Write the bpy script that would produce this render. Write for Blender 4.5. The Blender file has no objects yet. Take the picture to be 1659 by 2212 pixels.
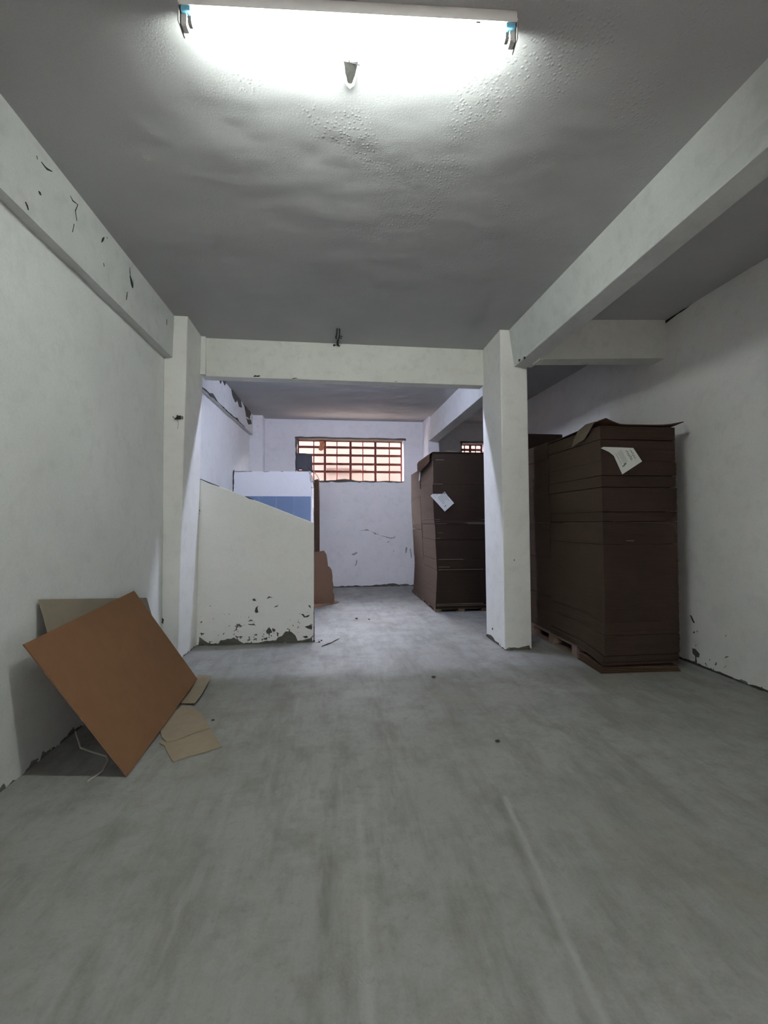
import bpy, bmesh, math, random
from mathutils import Vector, Matrix
random.seed(7)
S = bpy.context.scene
COL = S.collection

# ------------------------------------------------------------------ camera
cam_d = bpy.data.cameras.new('camera'); cam = bpy.data.objects.new('camera', cam_d); COL.objects.link(cam)
yaw, pitch, roll = 0.116, 0.026, 0.004
fwd = Vector((math.sin(yaw)*math.cos(pitch), math.cos(yaw)*math.cos(pitch), math.sin(pitch)))
right = Vector((math.cos(yaw), -math.sin(yaw), 0)); up = right.cross(fwd)
r2 = right*math.cos(roll) - up*math.sin(roll); u2 = right*math.sin(roll) + up*math.cos(roll)
cam.matrix_world = Matrix(((r2.x, u2.x, -fwd.x, 0), (r2.y, u2.y, -fwd.y, 0), (r2.z, u2.z, -fwd.z, 1.3), (0, 0, 0, 1)))
cam_d.sensor_fit = 'HORIZONTAL'; cam_d.sensor_width = 36.0; cam_d.lens = 36.0*950.0/1659.0
cam_d.clip_start = 0.05; cam_d.clip_end = 200
S.camera = cam

# ------------------------------------------------------------------ sky, exposure
SKY = (60.0, 61.0, 69.0)
world = bpy.data.worlds.new('overcast_sky'); S.world = world; world.use_nodes = True
bg = world.node_tree.nodes['Background']; bg.inputs[0].default_value = (SKY[0]/SKY[2], SKY[1]/SKY[2], 1, 1); bg.inputs[1].default_value = SKY[2]
S.view_settings.view_transform = 'Standard'; S.view_settings.look = 'None'
S.view_settings.exposure = 0.2; S.view_settings.gamma = 1.0; S.view_settings.use_curve_mapping = False
S.cycles.use_denoising = True
S.cycles.max_bounces = 8; S.cycles.diffuse_bounces = 4; S.cycles.glossy_bounces = 2; S.cycles.transmission_bounces = 1
S.cycles.use_light_tree = True; S.cycles.use_adaptive_sampling = True; S.cycles.adaptive_threshold = 0.18; S.cycles.adaptive_min_samples = 16
S.cycles.caustics_reflective = False; S.cycles.caustics_refractive = False
S.cycles.sample_clamp_indirect = 8.0
TUBE_STRENGTH = 190.0
TUBE2_STRENGTH = 300.0; TUBE2_COLOUR = (0.80, 0.85, 1.16)      # cooler tube in the back bay, behind the cross beam
TUBE_COLOUR = (0.93, 1.0, 0.955)

def portal(loc, sx, sz, rx=-90):
    d = bpy.data.lights.new('window_portal', 'AREA'); d.shape = 'RECTANGLE'; d.size = sx; d.size_y = sz
    d.cycles.is_portal = True
    o = bpy.data.objects.new('window_portal', d); COL.objects.link(o)
    o.location = loc; o.rotation_euler = (math.radians(rx), 0, 0)      # faces into the room
portal((0.37, 9.42, 2.61), 2.25, 0.92)
portal((2.99, 9.42, 2.72), 0.52, 0.62)
portal((0.59, -2.85, 1.0), 0.52, 2.02, 90)  # portal of the entrance added for light from behind

# ------------------------------------------------------------------ materials
def mat(name, rough=0.8, spec=0.3):
    m = bpy.data.materials.new(name); m.use_nodes = True
    nt = m.node_tree; b = nt.nodes['Principled BSDF']
    b.inputs['Roughness'].default_value = rough; b.inputs['Specular IOR Level'].default_value = spec
    return m, nt, b
def N(nt, t, **kw):
    n = nt.nodes.new(t)
    for k, v in kw.items():
        if k in n.inputs: n.inputs[k].default_value = v
        else: setattr(n, k, v)
    return n
def coords(nt, scale=(1, 1, 1)):
    tc = N(nt, 'ShaderNodeTexCoord'); mp = N(nt, 'ShaderNodeMapping'); mp.inputs['Scale'].default_value = scale
    nt.links.new(tc.outputs['Object'], mp.inputs['Vector']); return mp.outputs['Vector']
def noise(nt, vec, scale, detail=4, rough=0.55, cap=2):
    n = N(nt, 'ShaderNodeTexNoise'); n.inputs['Scale'].default_value = scale; n.inputs['Detail'].default_value = min(detail, cap)
    n.inputs['Roughness'].default_value = rough; nt.links.new(vec, n.inputs['Vector']); return n.outputs['Fac']
def ramp(nt, fac, stops):
    r = N(nt, 'ShaderNodeValToRGB'); e = r.color_ramp.elements
    while len(e) < len(stops): e.new(0.5)
    for i, (p, c) in enumerate(stops):
        e[i].position = p; e[i].color = (*c, 1) if len(c) == 3 else c
    nt.links.new(fac, r.inputs['Fac']); return r.outputs['Color']
def math_(nt, op, a, b=None):
    n = N(nt, 'ShaderNodeMath', operation=op)
    for i, x in enumerate((a, b)):
        if x is None: continue
        if isinstance(x, (int, float)): n.inputs[i].default_value = x
        else: nt.links.new(x, n.inputs[i])
    return n.outputs[0]
def mix(nt, fac, a, b, blend='MIX'):
    n = N(nt, 'ShaderNodeMix', data_type='RGBA', blend_type=blend)
    for s, x in ((n.inputs[0], fac), (n.inputs[6], a), (n.inputs[7], b)):
        if isinstance(x, (int, float)): s.default_value = x
        elif isinstance(x, tuple): s.default_value = (*x, 1)
        else: nt.links.new(x, s)
    return n.outputs[2]
def bump(nt, b, height, strength, dist, prev=None):
    n = N(nt, 'ShaderNodeBump'); n.inputs['Strength'].default_value = strength; n.inputs['Distance'].default_value = dist
    nt.links.new(height, n.inputs['Height'])
    if prev is not None: nt.links.new(prev, n.inputs['Normal'])
    nt.links.new(n.outputs['Normal'], b.inputs['Normal']); return n.outputs['Normal']
G3 = lambda v: (v, v, v)

def plaster(name, base, peel=0.0, chips=0.0, thr=0.665, cement=(0.12, 0.118, 0.10), grime=0.14, lumps=0.02, fine=0.6, axis_z=True):
    """painted plaster; peel = height up to which the paint has come off in a ragged band, chips = height of loose chips"""
    m, nt, b = mat(name, 0.85, 0.2); v = coords(nt)
    big = noise(nt, v, 1.3, 6, 0.6); mid = noise(nt, v, 9, 5, 0.6); gr = noise(nt, v, 95, 2, 0.7)
    c = mix(nt, ramp(nt, big, [(0.35, G3(0)), (0.7, G3(1))]), tuple(x*(1-grime) for x in base), base)
    c = mix(nt, 0.5, c, mix(nt, gr, tuple(x*0.76 for x in base), tuple(min(1, x*1.14) for x in base)))
    c = mix(nt, ramp(nt, mid, [(0.50, G3(0)), (0.75, G3(min(1, grime*2.2)))]), c, tuple(x*0.72 for x in base))
    h = math_(nt, 'ADD', math_(nt, 'MULTIPLY', mid, 0.35), math_(nt, 'MULTIPLY', gr, 0.12))
    if peel or chips:
        sx = N(nt, 'ShaderNodeSeparateXYZ'); nt.links.new(v, sx.inputs[0])
        rag = noise(nt, v, 16, 6, 0.62)
        a1 = math_(nt, 'SUBTRACT', math_(nt, 'MULTIPLY', math_(nt, 'SUBTRACT', rag, 0.38), peel/0.3), sx.outputs['Z'])
        m1 = math_(nt, 'GREATER_THAN', a1, 0.0)
        ch = noise(nt, v, 22, 5, 0.6)
        lim = math_(nt, 'ADD', thr, math_(nt, 'MULTIPLY', sx.outputs['Z'], 0.12/max(chips, 0.01)))
        m2 = math_(nt, 'GREATER_THAN', ch, lim)
        mk = math_(nt, 'MAXIMUM', m1, m2)
        cem = mix(nt, rag, tuple(x*0.6 for x in cement), tuple(x*1.5 for x in cement))
        c = mix(nt, mk, c, cem)
        h = math_(nt, 'SUBTRACT', h, math_(nt, 'MULTIPLY', m1, 0.6))
    nt.links.new(c, b.inputs['Base Color'])
    p = bump(nt, b, noise(nt, v, 2.2, 3, 0.5), 0.55, lumps)
    bump(nt, b, h, fine, 0.006, p)
    return m

WALLC = (0.80, 0.815, 0.79)
M_WALL = plaster('wall_plaster', WALLC, 0.035, 0.12)
M_WALLR = plaster('wall_plaster_rough_foot', (0.90, 0.895, 0.87), 0.03, 0.16)
M_WALLB = plaster('wall_plaster_back', (0.88, 0.87, 0.87), 0.03, 0.10)
M_PART = plaster('partition_plaster', (0.93, 0.925, 0.875), 0.02, 0.30, thr=0.60, cement=(0.10, 0.10, 0.085), grime=0.06)
M_COLM = plaster('column_plaster', (0.87, 0.87, 0.825), 0.03, 0.10, lumps=0.03)
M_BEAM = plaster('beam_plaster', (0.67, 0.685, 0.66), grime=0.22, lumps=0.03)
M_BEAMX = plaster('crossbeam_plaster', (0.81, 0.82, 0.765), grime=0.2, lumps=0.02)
M_STALL = plaster('stall_plaster', (0.72, 0.73, 0.76), grime=0.05)

def ceiling_mat():
    m, nt, b = mat('ceiling_plaster', 0.9, 0.15); v = coords(nt)
    big = noise(nt, v, 1.1, 6, 0.6); st = noise(nt, coords(nt, (1, 1.6, 1)), 4.0, 5, 0.6); gr = noise(nt, v, 110, 2, 0.6)
    c = mix(nt, ramp(nt, big, [(0.3, G3(0)), (0.72, G3(1))]), (0.37, 0.37, 0.37), (0.47, 0.48, 0.475))
    c = mix(nt, 0.4, c, mix(nt, gr, (0.33, 0.33, 0.33), (0.53, 0.535, 0.53)))
    nt.links.new(c, b.inputs['Base Color'])
    p = bump(nt, b, noise(nt, coords(nt, (1, 1.5, 1)), 2.0, 3, 0.5), 0.6, 0.035)
    vo = N(nt, 'ShaderNodeTexVoronoi'); vo.inputs['Scale'].default_value = 46; nt.links.new(v, vo.inputs['Vector'])
    pat = ramp(nt, noise(nt, v, 2.6, 3), [(0.5, G3(0)), (0.62, G3(1))])
    blob = math_(nt, 'MULTIPLY', ramp(nt, vo.outputs['Distance'], [(0.12, G3(1)), (0.4, G3(0))]), pat)
    hh = math_(nt, 'ADD', math_(nt, 'MULTIPLY', blob, 0.35), math_(nt, 'ADD', math_(nt, 'MULTIPLY', st, 0.7), math_(nt, 'MULTIPLY', gr, 0.22)))
    bump(nt, b, hh, 0.38, 0.008, p)
    return m
M_CEIL = ceiling_mat()

def floor_mat():
    m, nt, b = mat('concrete_floor', 0.62, 0.35); v = coords(nt); vs = coords(nt, (1.0, 0.25, 1))
    big = noise(nt, v, 0.9, 4, 0.62, 4); mid = noise(nt, v, 3.6, 4, 0.72, 4); streak = noise(nt, vs, 4.5, 4, 0.72, 4); gr = noise(nt, v, 110, 2, 0.7)
    c = mix(nt, ramp(nt, big, [(0.32, G3(0)), (0.68, G3(1))]), (0.255, 0.253, 0.234), (0.37, 0.371, 0.354))
    c = mix(nt, ramp(nt, mid, [(0.44, G3(0)), (0.68, G3(0.75))]), c, (0.165, 0.160, 0.142))
    c = mix(nt, ramp(nt, streak, [(0.48, G3(0)), (0.66, G3(0.8))]), c, (0.165, 0.160, 0.142))
    c = mix(nt, ramp(nt, noise(nt, coords(nt, (1.3, 0.2, 1)), 13, 3, 0.65), [(0.56, G3(0)), (0.74, G3(0.30))]), c, (0.40, 0.40, 0.38))
    c = mix(nt, ramp(nt, noise(nt, coords(nt, (1.0, 0.6, 1)), 1.6, 3, 0.6), [(0.55, G3(0)), (0.72, G3(0.45))]), c, (0.225, 0.205, 0.145))
    c = mix(nt, ramp(nt, noise(nt, v, 24, 3, 0.7), [(0.56, G3(0)), (0.75, G3(0.5))]), c, (0.17, 0.165, 0.15))
    c = mix(nt, 0.30, c, mix(nt, gr, (0.14, 0.14, 0.128), (0.375, 0.375, 0.36)))
    sx = N(nt, 'ShaderNodeSeparateXYZ'); nt.links.new(v, sx.inputs[0])          # long scrape marks in the concrete
    for x0, y0, k, w, ymax, dark in ((0.663, 1.118, 0.123, 0.016, 2.15, 1), (0.700, 1.118, 0.123, 0.010, 2.05, 0), (-0.04, 1.323, 0.049, 0.022, 2.5, 1), (0.213, 1.293, -0.114, 0.014, 1.95, 1), (0.10, 1.4, 0.03, 0.012, 2.2, 0)):
        ln = math_(nt, 'ADD', math_(nt, 'MULTIPLY', math_(nt, 'SUBTRACT', sx.outputs['Y'], y0), k), x0)
        d = math_(nt, 'ABSOLUTE', math_(nt, 'SUBTRACT', math_(nt, 'ADD', sx.outputs['X'], math_(nt, 'MULTIPLY', math_(nt, 'SUBTRACT', mid, 0.5), 0.05)), ln))
        f = math_(nt, 'MULTIPLY', ramp(nt, math_(nt, 'DIVIDE', d, w*2), [(0.2, G3(1)), (1.0, G3(0))]), ramp(nt, streak, [(0.38, G3(0)), (0.6, G3(0.6))]))
        f = math_(nt, 'MULTIPLY', f, math_(nt, 'LESS_THAN', sx.outputs['Y'], ymax))
        c = mix(nt, f, c, (0.15, 0.146, 0.13) if dark else (0.42, 0.42, 0.40))
    nt.links.new(c, b.inputs['Base Color'])
    nt.links.new(ramp(nt, mid, [(0.3, G3(0.5)), (0.7, G3(0.75))]), b.inputs['Roughness'])
    p = bump(nt, b, mid, 0.3, 0.006); bump(nt, b, gr, 0.35, 0.003, p)
    return m
M_FLOOR = floor_mat()

def simple(name, col, rough=0.7, spec=0.3, var=0.12, scale=20, bmp=0.2, dist=0.002, metal=0, stretch=(1, 1, 1)):
    m, nt, b = mat(name, rough, spec); v = coords(nt, stretch); n = noise(nt, v, scale, 5, 0.6)
    nt.links.new(mix(nt, n, tuple(x*(1-var) for x in col), tuple(min(1, x*(1+var)) for x in col)), b.inputs['Base Color'])
    b.inputs['Metallic'].default_value = metal
    if bmp: bump(nt, b, n, bmp, dist)
    return m
M_CEM = simple('bare_cement', (0.085, 0.083, 0.07), 0.95, 0.1, 0.5, 40, 0.6, 0.004)
M_CRACK = simple('crack_shadow_grime', (0.05, 0.05, 0.045), 0.95, 0.1, 0.4, 60)
M_STAIN = simple('weathered_plaster_stain', (0.36, 0.365, 0.36), 0.95, 0.1, 0.25, 30)
M_LINTEL = simple('rough_lintel_cement', (0.10, 0.092, 0.084), 0.95, 0.1, 0.45, 25, 0.8, 0.01)
M_CARD = simple('brown_cardboard', (0.185, 0.098, 0.050), 0.9, 0.1, 0.10, 9, 0)
M_CARD2 = simple('grey_brown_cardboard', (0.23, 0.195, 0.145), 0.85, 0.15, 0.12, 9)
M_SCRAP = simple('pale_cardboard', (0.31, 0.255, 0.185), 0.85, 0.15, 0.14, 14)
M_CARD3 = simple('torn_cardboard', (0.125, 0.075, 0.047), 0.85, 0.15, 0.14, 10)
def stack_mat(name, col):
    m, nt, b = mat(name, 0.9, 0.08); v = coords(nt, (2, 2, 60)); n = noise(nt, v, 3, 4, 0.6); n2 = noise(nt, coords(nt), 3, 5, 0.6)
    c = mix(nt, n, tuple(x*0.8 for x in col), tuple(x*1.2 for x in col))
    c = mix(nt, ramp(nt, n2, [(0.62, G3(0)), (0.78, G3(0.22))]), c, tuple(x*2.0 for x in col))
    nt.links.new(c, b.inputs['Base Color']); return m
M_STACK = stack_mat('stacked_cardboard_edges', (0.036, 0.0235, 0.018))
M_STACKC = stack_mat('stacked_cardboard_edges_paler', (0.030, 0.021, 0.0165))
M_SIDE = stack_mat('stacked_cardboard_sides', (0.066, 0.046, 0.034)); M_SIDEC = stack_mat('stacked_cardboard_sides_paler', (0.150, 0.108, 0.084))  # paler sides: window light is partly put into the colour
M_FLAP = simple('fresh_brown_cardboard', (0.30, 0.185, 0.115), 0.85, 0.15, 0.12, 12)
M_CARD4 = simple('dusty_cardboard', (0.115, 0.092, 0.068), 0.88, 0.1, 0.15, 10)
M_CARDD = simple('dark_brown_cardboard', (0.075, 0.045, 0.030), 0.88, 0.1, 0.15, 10)
M_EDGE = simple('torn_liner_edge', (0.17, 0.135, 0.105), 0.9, 0.1, 0.2, 30)
M_WOOD = simple('pallet_wood', (0.17, 0.125, 0.095), 0.85, 0.15, 0.3, 6, 0.4, 0.003, stretch=(6, 1, 6))
M_PAPER = simple('white_paper', (0.62, 0.645, 0.60), 0.8, 0.2, 0.05, 30, 0.1)
M_PAPER2 = simple('printed_paper', (0.55, 0.57, 0.58), 0.8, 0.2, 0.08, 30, 0.1)
M_INK = simple('grey_ink', (0.16, 0.16, 0.17), 0.8, 0.2)
M_INK2 = simple('pale_print', (0.36, 0.37, 0.38), 0.8, 0.2)
M_RED = simple('red_oxide_paint', (0.15, 0.032, 0.020), 0.6, 0.3, 0.3, 30)
M_TILE = simple('blue_glazed_tile', (0.135, 0.195, 0.33), 0.25, 0.5, 0.10, 25, 0.05)
M_GROUT = simple('tile_grout', (0.50, 0.55, 0.64), 0.9, 0.1)
M_ENAM = simple('white_enamel', (0.72, 0.70, 0.68), 0.45, 0.4, 0.06, 20, 0.05)
M_STEEL = simple('dull_steel', (0.22, 0.215, 0.20), 0.5, 0.4, 0.2, 40, 0.1, metal=0.6)
M_BLUE = simple('blue_plastic', (0.10, 0.30, 0.42), 0.5, 0.4, 0.25, 80)
M_DARK = simple('dark_grey_plastic_sheet', (0.075, 0.078, 0.095), 0.6, 0.3, 0.2, 12)
M_BLACK = simple('blackened_metal', (0.02, 0.02, 0.018), 0.7, 0.3)
M_WIRE = simple('dark_wire', (0.03, 0.03, 0.03), 0.6, 0.3)
M_GRIT = simple('dark_grit', (0.05, 0.05, 0.042), 0.9, 0.1)
M_CHALK = simple('white_plaster_crumbs', (0.72, 0.72, 0.69), 0.9, 0.1)
M_STRAW = simple('pale_plastic_strap', (0.46, 0.42, 0.36), 0.6, 0.3)
M_RAG = simple('faded_orange_rag', (0.62, 0.26, 0.13), 0.8, 0.2)
M_OUT = simple('dark_laterite_brick', (0.0265, 0.0185, 0.0142), 0.9, 0.1, 0.30, 1.6, 0.3, 0.02)
M_SOIL = simple('pale_soil', (0.52, 0.40, 0.33), 0.95, 0.1, 0.3, 3)
M_TIMBER = simple('weathered_red_timber', (0.011, 0.0055, 0.0032), 0.85, 0.1, 0.3, 8)
M_LEAF = simple('yellow_green_leaf', (0.045, 0.055, 0.004), 0.6, 0.3, 0.35, 8, 0)
M_TWIG = simple('twig_bark', (0.07, 0.045, 0.03), 0.9, 0.1)
def emit_mat(name, col, strength):
    m = bpy.data.materials.new(name); m.use_nodes = True; nt = m.node_tree; nt.nodes.clear()
    e = N(nt, 'ShaderNodeEmission'); e.inputs[0].default_value = (*col, 1); e.inputs[1].default_value = strength
    o = N(nt, 'ShaderNodeOutputMaterial'); nt.links.new(e.outputs[0], o.inputs[0]); return m
M_TUBE = emit_mat('lit_tube_glass', TUBE_COLOUR, TUBE_STRENGTH); M_TUBE2 = emit_mat('lit_cool_tube_glass', TUBE2_COLOUR, TUBE2_STRENGTH)

# ------------------------------------------------------------------ mesh helpers
class B:
    """collects shapes given in world coordinates; build() links them as ONE mesh object"""
    def __init__(s): s.v = []; s.f = []
    def add(s, vs, fs):
        n = len(s.v); s.v += [tuple(map(float, p)) for p in vs]; s.f += [tuple(i+n for i in q) for q in fs]; return s
    def hexa(s, lo, hi):           # two quads, counter-clockwise from above
        return s.add(list(lo)+list(hi), [(3, 2, 1, 0), (4, 5, 6, 7), (0, 1, 5, 4), (1, 2, 6, 5), (2, 3, 7, 6), (3, 0, 4, 7)])
    def box(s, x0, x1, y0, y1, z0, z1):
        q = [(x0, y0), (x1, y0), (x1, y1), (x0, y1)]
        return s.hexa([(x, y, z0) for x, y in q], [(x, y, z1) for x, y in q])
    def prism(s, pts, off):        # polygon (3-D points) pushed along off
        n = len(pts); off = Vector(off); a = [Vector(p) for p in pts]; b = [p+off for p in a]
        return s.add(a+b, [tuple(range(n))[::-1], tuple(range(n, 2*n))]+[(i, (i+1) % n, n+(i+1) % n, n+i) for i in range(n)])
    def tube(s, path, r, n=8, caps=True):
        P = [Vector(p) for p in path]; rs = r if isinstance(r, (list, tuple)) else [r]*len(P); vs = []; fs = []
        for i, p in enumerate(P):
            t = (P[min(i+1, len(P)-1)]-P[max(i-1, 0)]).normalized()
            a = t.orthogonal().normalized() if i == 0 else (pa - t*pa.dot(t)).normalized()
            pa = a; c = t.cross(a)
            vs += [p+(a*math.cos(2*math.pi*k/n)+c*math.sin(2*math.pi*k/n))*rs[i] for k in range(n)]
        for i in range(len(P)-1):
            fs += [(i*n+k, i*n+(k+1) % n, (i+1)*n+(k+1) % n, (i+1)*n+k) for k in range(n)]
        if caps: fs += [tuple(range(n))[::-1], tuple(range((len(P)-1)*n, len(P)*n))]
        return s.add(vs, fs)
    def slab(s, grid, off):        # grid[i][j] of points thickened by off
        m, n = len(grid), len(grid[0]); a = [Vector(p) for r in grid for p in r]; off = Vector(off); k = m*n; fs = []
        for i in range(m-1):
            for j in range(n-1):
                q = (i*n+j, i*n+j+1, (i+1)*n+j+1, (i+1)*n+j); fs += [q[::-1], tuple(x+k for x in q)]
        rim = [j for j in range(n)]+[i*n+n-1 for i in range(1, m)]+[(m-1)*n+j for j in range(n-2, -1, -1)]+[i*n for i in range(m-2, 0, -1)]
        fs += [(rim[i], rim[(i+1) % len(rim)], rim[(i+1) % len(rim)]+k, rim[i]+k) for i in range(len(rim))]
        return s.add(a+[p+off for p in a], fs)
    def build(s, name, m, parent=None, smooth=False, bevel=0, kind=None, origin=None, seg=2):
        o0 = Vector(origin) if origin is not None else (parent.matrix_basis.translation.copy() if parent else Vector((0, 0, 0)))
        if parent and parent.parent: o0 = parent.parent.matrix_basis.translation + parent.matrix_basis.translation
        me = bpy.data.meshes.new(name); me.from_pydata([Vector(p)-o0 for p in s.v], [], s.f)
        bm = bmesh.new(); bm.from_mesh(me); bmesh.ops.recalc_face_normals(bm, faces=bm.faces)
        if bevel: bmesh.ops.bevel(bm, geom=bm.edges[:], offset=bevel, segments=seg, affect='EDGES', profile=0.6)
        for f in bm.faces: f.smooth = smooth
        bm.to_mesh(me); bm.free()
        me.materials.append(m); o = bpy.data.objects.new(name, me); COL.objects.link(o)
        if parent: o.parent = parent
        else: o.location = o0
        if kind: o['kind'] = kind
        return o
def thing(name, label, cat, loc=(0, 0, 0), group=None):
    o = bpy.data.objects.new(name, None); COL.objects.link(o); o.location = loc; o.empty_display_size = 0.1
    tag(o, label, cat, group); return o
def tag(o, label, cat, group=None):
    o['label'] = label; o['category'] = cat
    if group: o['group'] = group
    return o
def struct(o, label, cat):
    o['kind'] = 'structure'; o['label'] = label; o['category'] = cat; return o
def grid_poly(poly, cell):         # splits long edges of an outline so that it can be made ragged
    out = []
    for i, p in enumerate(poly):
        q = poly[(i+1) % len(poly)]; d = math.dist(p, q); k = max(1, int(d/cell))
        out += [tuple(p[c]+(q[c]-p[c])*t/k for c in range(len(p))) for t in range(k)]
    return out
def ragged(poly, cell, amp):
    return [tuple(c+random.uniform(-amp, amp) for c in p) for p in grid_poly(poly, cell)]

# ------------------------------------------------------------------ the room
XL, XR, YB, YF = -1.607, 3.282, 9.05, -2.6
floor = struct(B().box(XL-0.25, XR+0.25, YF-0.2, YB+0.3, -0.2, 0).build('floor', M_FLOOR), 'grey smeared concrete floor', 'floor')
ceil = B().hexa([(XL-0.25, YF-0.2, 3.308), (XR+0.25, YF-0.2, 3.308), (XR+0.25, 4.95, 3.308), (XL-0.25, 4.95, 3.308)],
                [(XL-0.25, YF-0.2, 3.6), (XR+0.25, YF-0.2, 3.6), (XR+0.25, 4.95, 3.6), (XL-0.25, 4.95, 3.6)])
ceil.hexa([(XL-0.25, 4.95, 3.33), (XR+0.25, 4.95, 3.33), (XR+0.25, YB+0.3, 3.435), (XL-0.25, YB+0.3, 3.435)],
          [(XL-0.25, 4.95, 3.6), (XR+0.25, 4.95, 3.6), (XR+0.25, YB+0.3, 3.6), (XL-0.25, YB+0.3, 3.6)])
ceil = struct(ceil.build('ceiling', M_CEIL), 'rough trowelled grey white plaster ceiling', 'ceiling')
wall_left = struct(B().box(XL-0.25, XL, YF-0.2, YB+0.3, 0, 3.5).build('wall_left', M_WALL), 'white plastered left wall with cracked beam along its top', 'wall')
wall_right = struct(B().box(XR, XR+0.25, YF-0.2, YB+0.3, 0, 3.5).build('wall_right', M_WALLR), 'white plastered right wall with ragged foot beside the cardboard stacks', 'wall')
DX0, DX1, DZ = 0.34, 0.84, 2.0                   # unseen open entrance, added to light the surfaces facing the viewer
wall_front = struct(B().box(XL, DX0, YF-0.2, YF, 0, 3.4).box(DX1, XR, YF-0.2, YF, 0, 3.4).box(DX0, DX1, YF-0.2, YF, DZ, 3.4).build('wall_front', M_WALL), 'white plastered wall closing the room behind the viewer', 'wall')
W1 = (-0.736, 1.475, 2.165, 3.055); W2 = (2.72, 3.25, 2.42, 3.02)
wb = B()
Y0, Y1 = YB, YB+0.3
wb.box(XL, W1[0], Y0, Y1, 0, 3.46).box(W1[1], W2[0], Y0, Y1, 0, 3.46).box(W2[1], XR, Y0, Y1, 0, 3.46)
for w in (W1, W2): wb.box(w[0], w[1], Y0, Y1, 0, w[2]).box(w[0], w[1], Y0, Y1, w[3], 3.46)
wall_back = struct(wb.build('wall_back', M_WALLB), 'lavender white back wall with barred window and cracked plaster', 'wall')

# left beam (slightly skew), in two bays
lb = B().hexa([(XL, YF, 2.83), (-1.58, YF, 2.83), (-1.528, 4.40, 2.90), (XL, 4.40, 2.90)], [(XL, YF, 3.32), (-1.58, YF, 3.32), (-1.515, 4.40, 3.32), (XL, 4.40, 3.32)])
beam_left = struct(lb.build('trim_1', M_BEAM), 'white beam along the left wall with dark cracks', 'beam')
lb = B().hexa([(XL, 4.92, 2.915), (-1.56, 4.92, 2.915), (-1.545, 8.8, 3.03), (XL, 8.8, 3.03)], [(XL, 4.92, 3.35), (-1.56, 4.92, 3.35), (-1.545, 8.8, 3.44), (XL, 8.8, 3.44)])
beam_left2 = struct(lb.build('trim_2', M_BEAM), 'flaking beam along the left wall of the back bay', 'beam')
# left pillar
pl = B().hexa([(XL, 4.39, 0), (-1.458, 4.39, 0), (-1.446, 4.93, 0), (XL, 4.93, 0)], [(XL, 4.39, 3.32), (-1.390, 4.39, 3.32), (-1.396, 4.93, 3.32), (XL, 4.93, 3.32)])
pillar = struct(pl.build('trim_3', M_COLM, bevel=0.010), 'white pillar against the left wall with a black clamp', 'pillar')
B().box(-1.405, -1.352, 4.845, 4.90, 2.90, 3.31).build('plaster_return', M_COLM, pillar)
# right column
cl = B().hexa([(1.742, 4.35, 0), (2.032, 4.35, 0), (2.045, 4.93, 0), (1.758, 4.93, 0)], [(1.728, 4.35, 3.32), (2.018, 4.35, 3.32), (2.03, 4.93, 3.32), (1.731, 4.93, 3.32)])
column = struct(cl.build('trim_4', M_COLM, bevel=0.012), 'free standing white concrete column in front of the cardboard stacks', 'column')
# cross beam, right beams
cb = B().hexa([(-1.40, 4.885, 2.893), (1.74, 4.885, 2.893), (1.74, 5.03, 2.893), (-1.40, 5.03, 2.893)], [(-1.40, 4.885, 3.36), (1.74, 4.885, 3.36), (1.74, 5.03, 3.36), (-1.40, 5.03, 3.36)])
crossbeam = struct(cb.build('trim_5', M_BEAMX, bevel=0.006), 'cream white cross beam between pillar and column', 'beam')
rb = B().hexa([(1.875, YF, 2.935), (1.985, YF, 2.935), (2.075, 4.40, 2.922), (1.878, 4.40, 2.922)], [(1.95, YF, 3.32), (2.0, YF, 3.32), (2.075, 4.40, 3.32), (1.822, 4.40, 3.32)])
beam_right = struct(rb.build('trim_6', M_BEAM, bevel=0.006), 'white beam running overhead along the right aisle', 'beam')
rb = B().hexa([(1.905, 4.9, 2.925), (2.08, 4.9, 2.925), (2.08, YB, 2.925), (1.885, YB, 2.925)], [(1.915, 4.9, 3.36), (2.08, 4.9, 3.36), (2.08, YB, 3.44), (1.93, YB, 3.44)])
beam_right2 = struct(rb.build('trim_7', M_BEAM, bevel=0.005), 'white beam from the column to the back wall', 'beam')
rb = B().hexa([(2.03, 4.09, 2.912), (XR, 3.96, 2.925), (XR, 4.14, 2.925), (2.03, 4.25, 2.912)], [(2.03, 4.09, 3.32), (XR, 3.96, 3.32), (XR, 4.14, 3.32), (2.03, 4.25, 3.32)])
beam_aisle = struct(rb.build('trim_8', M_BEAMX), 'short cross beam above the right aisle', 'beam')
pb = B().box(XL, -1.36, 8.75, YB, 0, 3.44)
struct(pb.build('trim_9', M_WALLB), 'pale pilaster in the back left corner', 'pilaster')
pb = B().box(1.88, 2.10, 8.5, YB, 0, 3.44)
struct(pb.build('trim_10', M_WALLB), 'pale pilaster on the back wall under the beam', 'pilaster')

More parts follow.
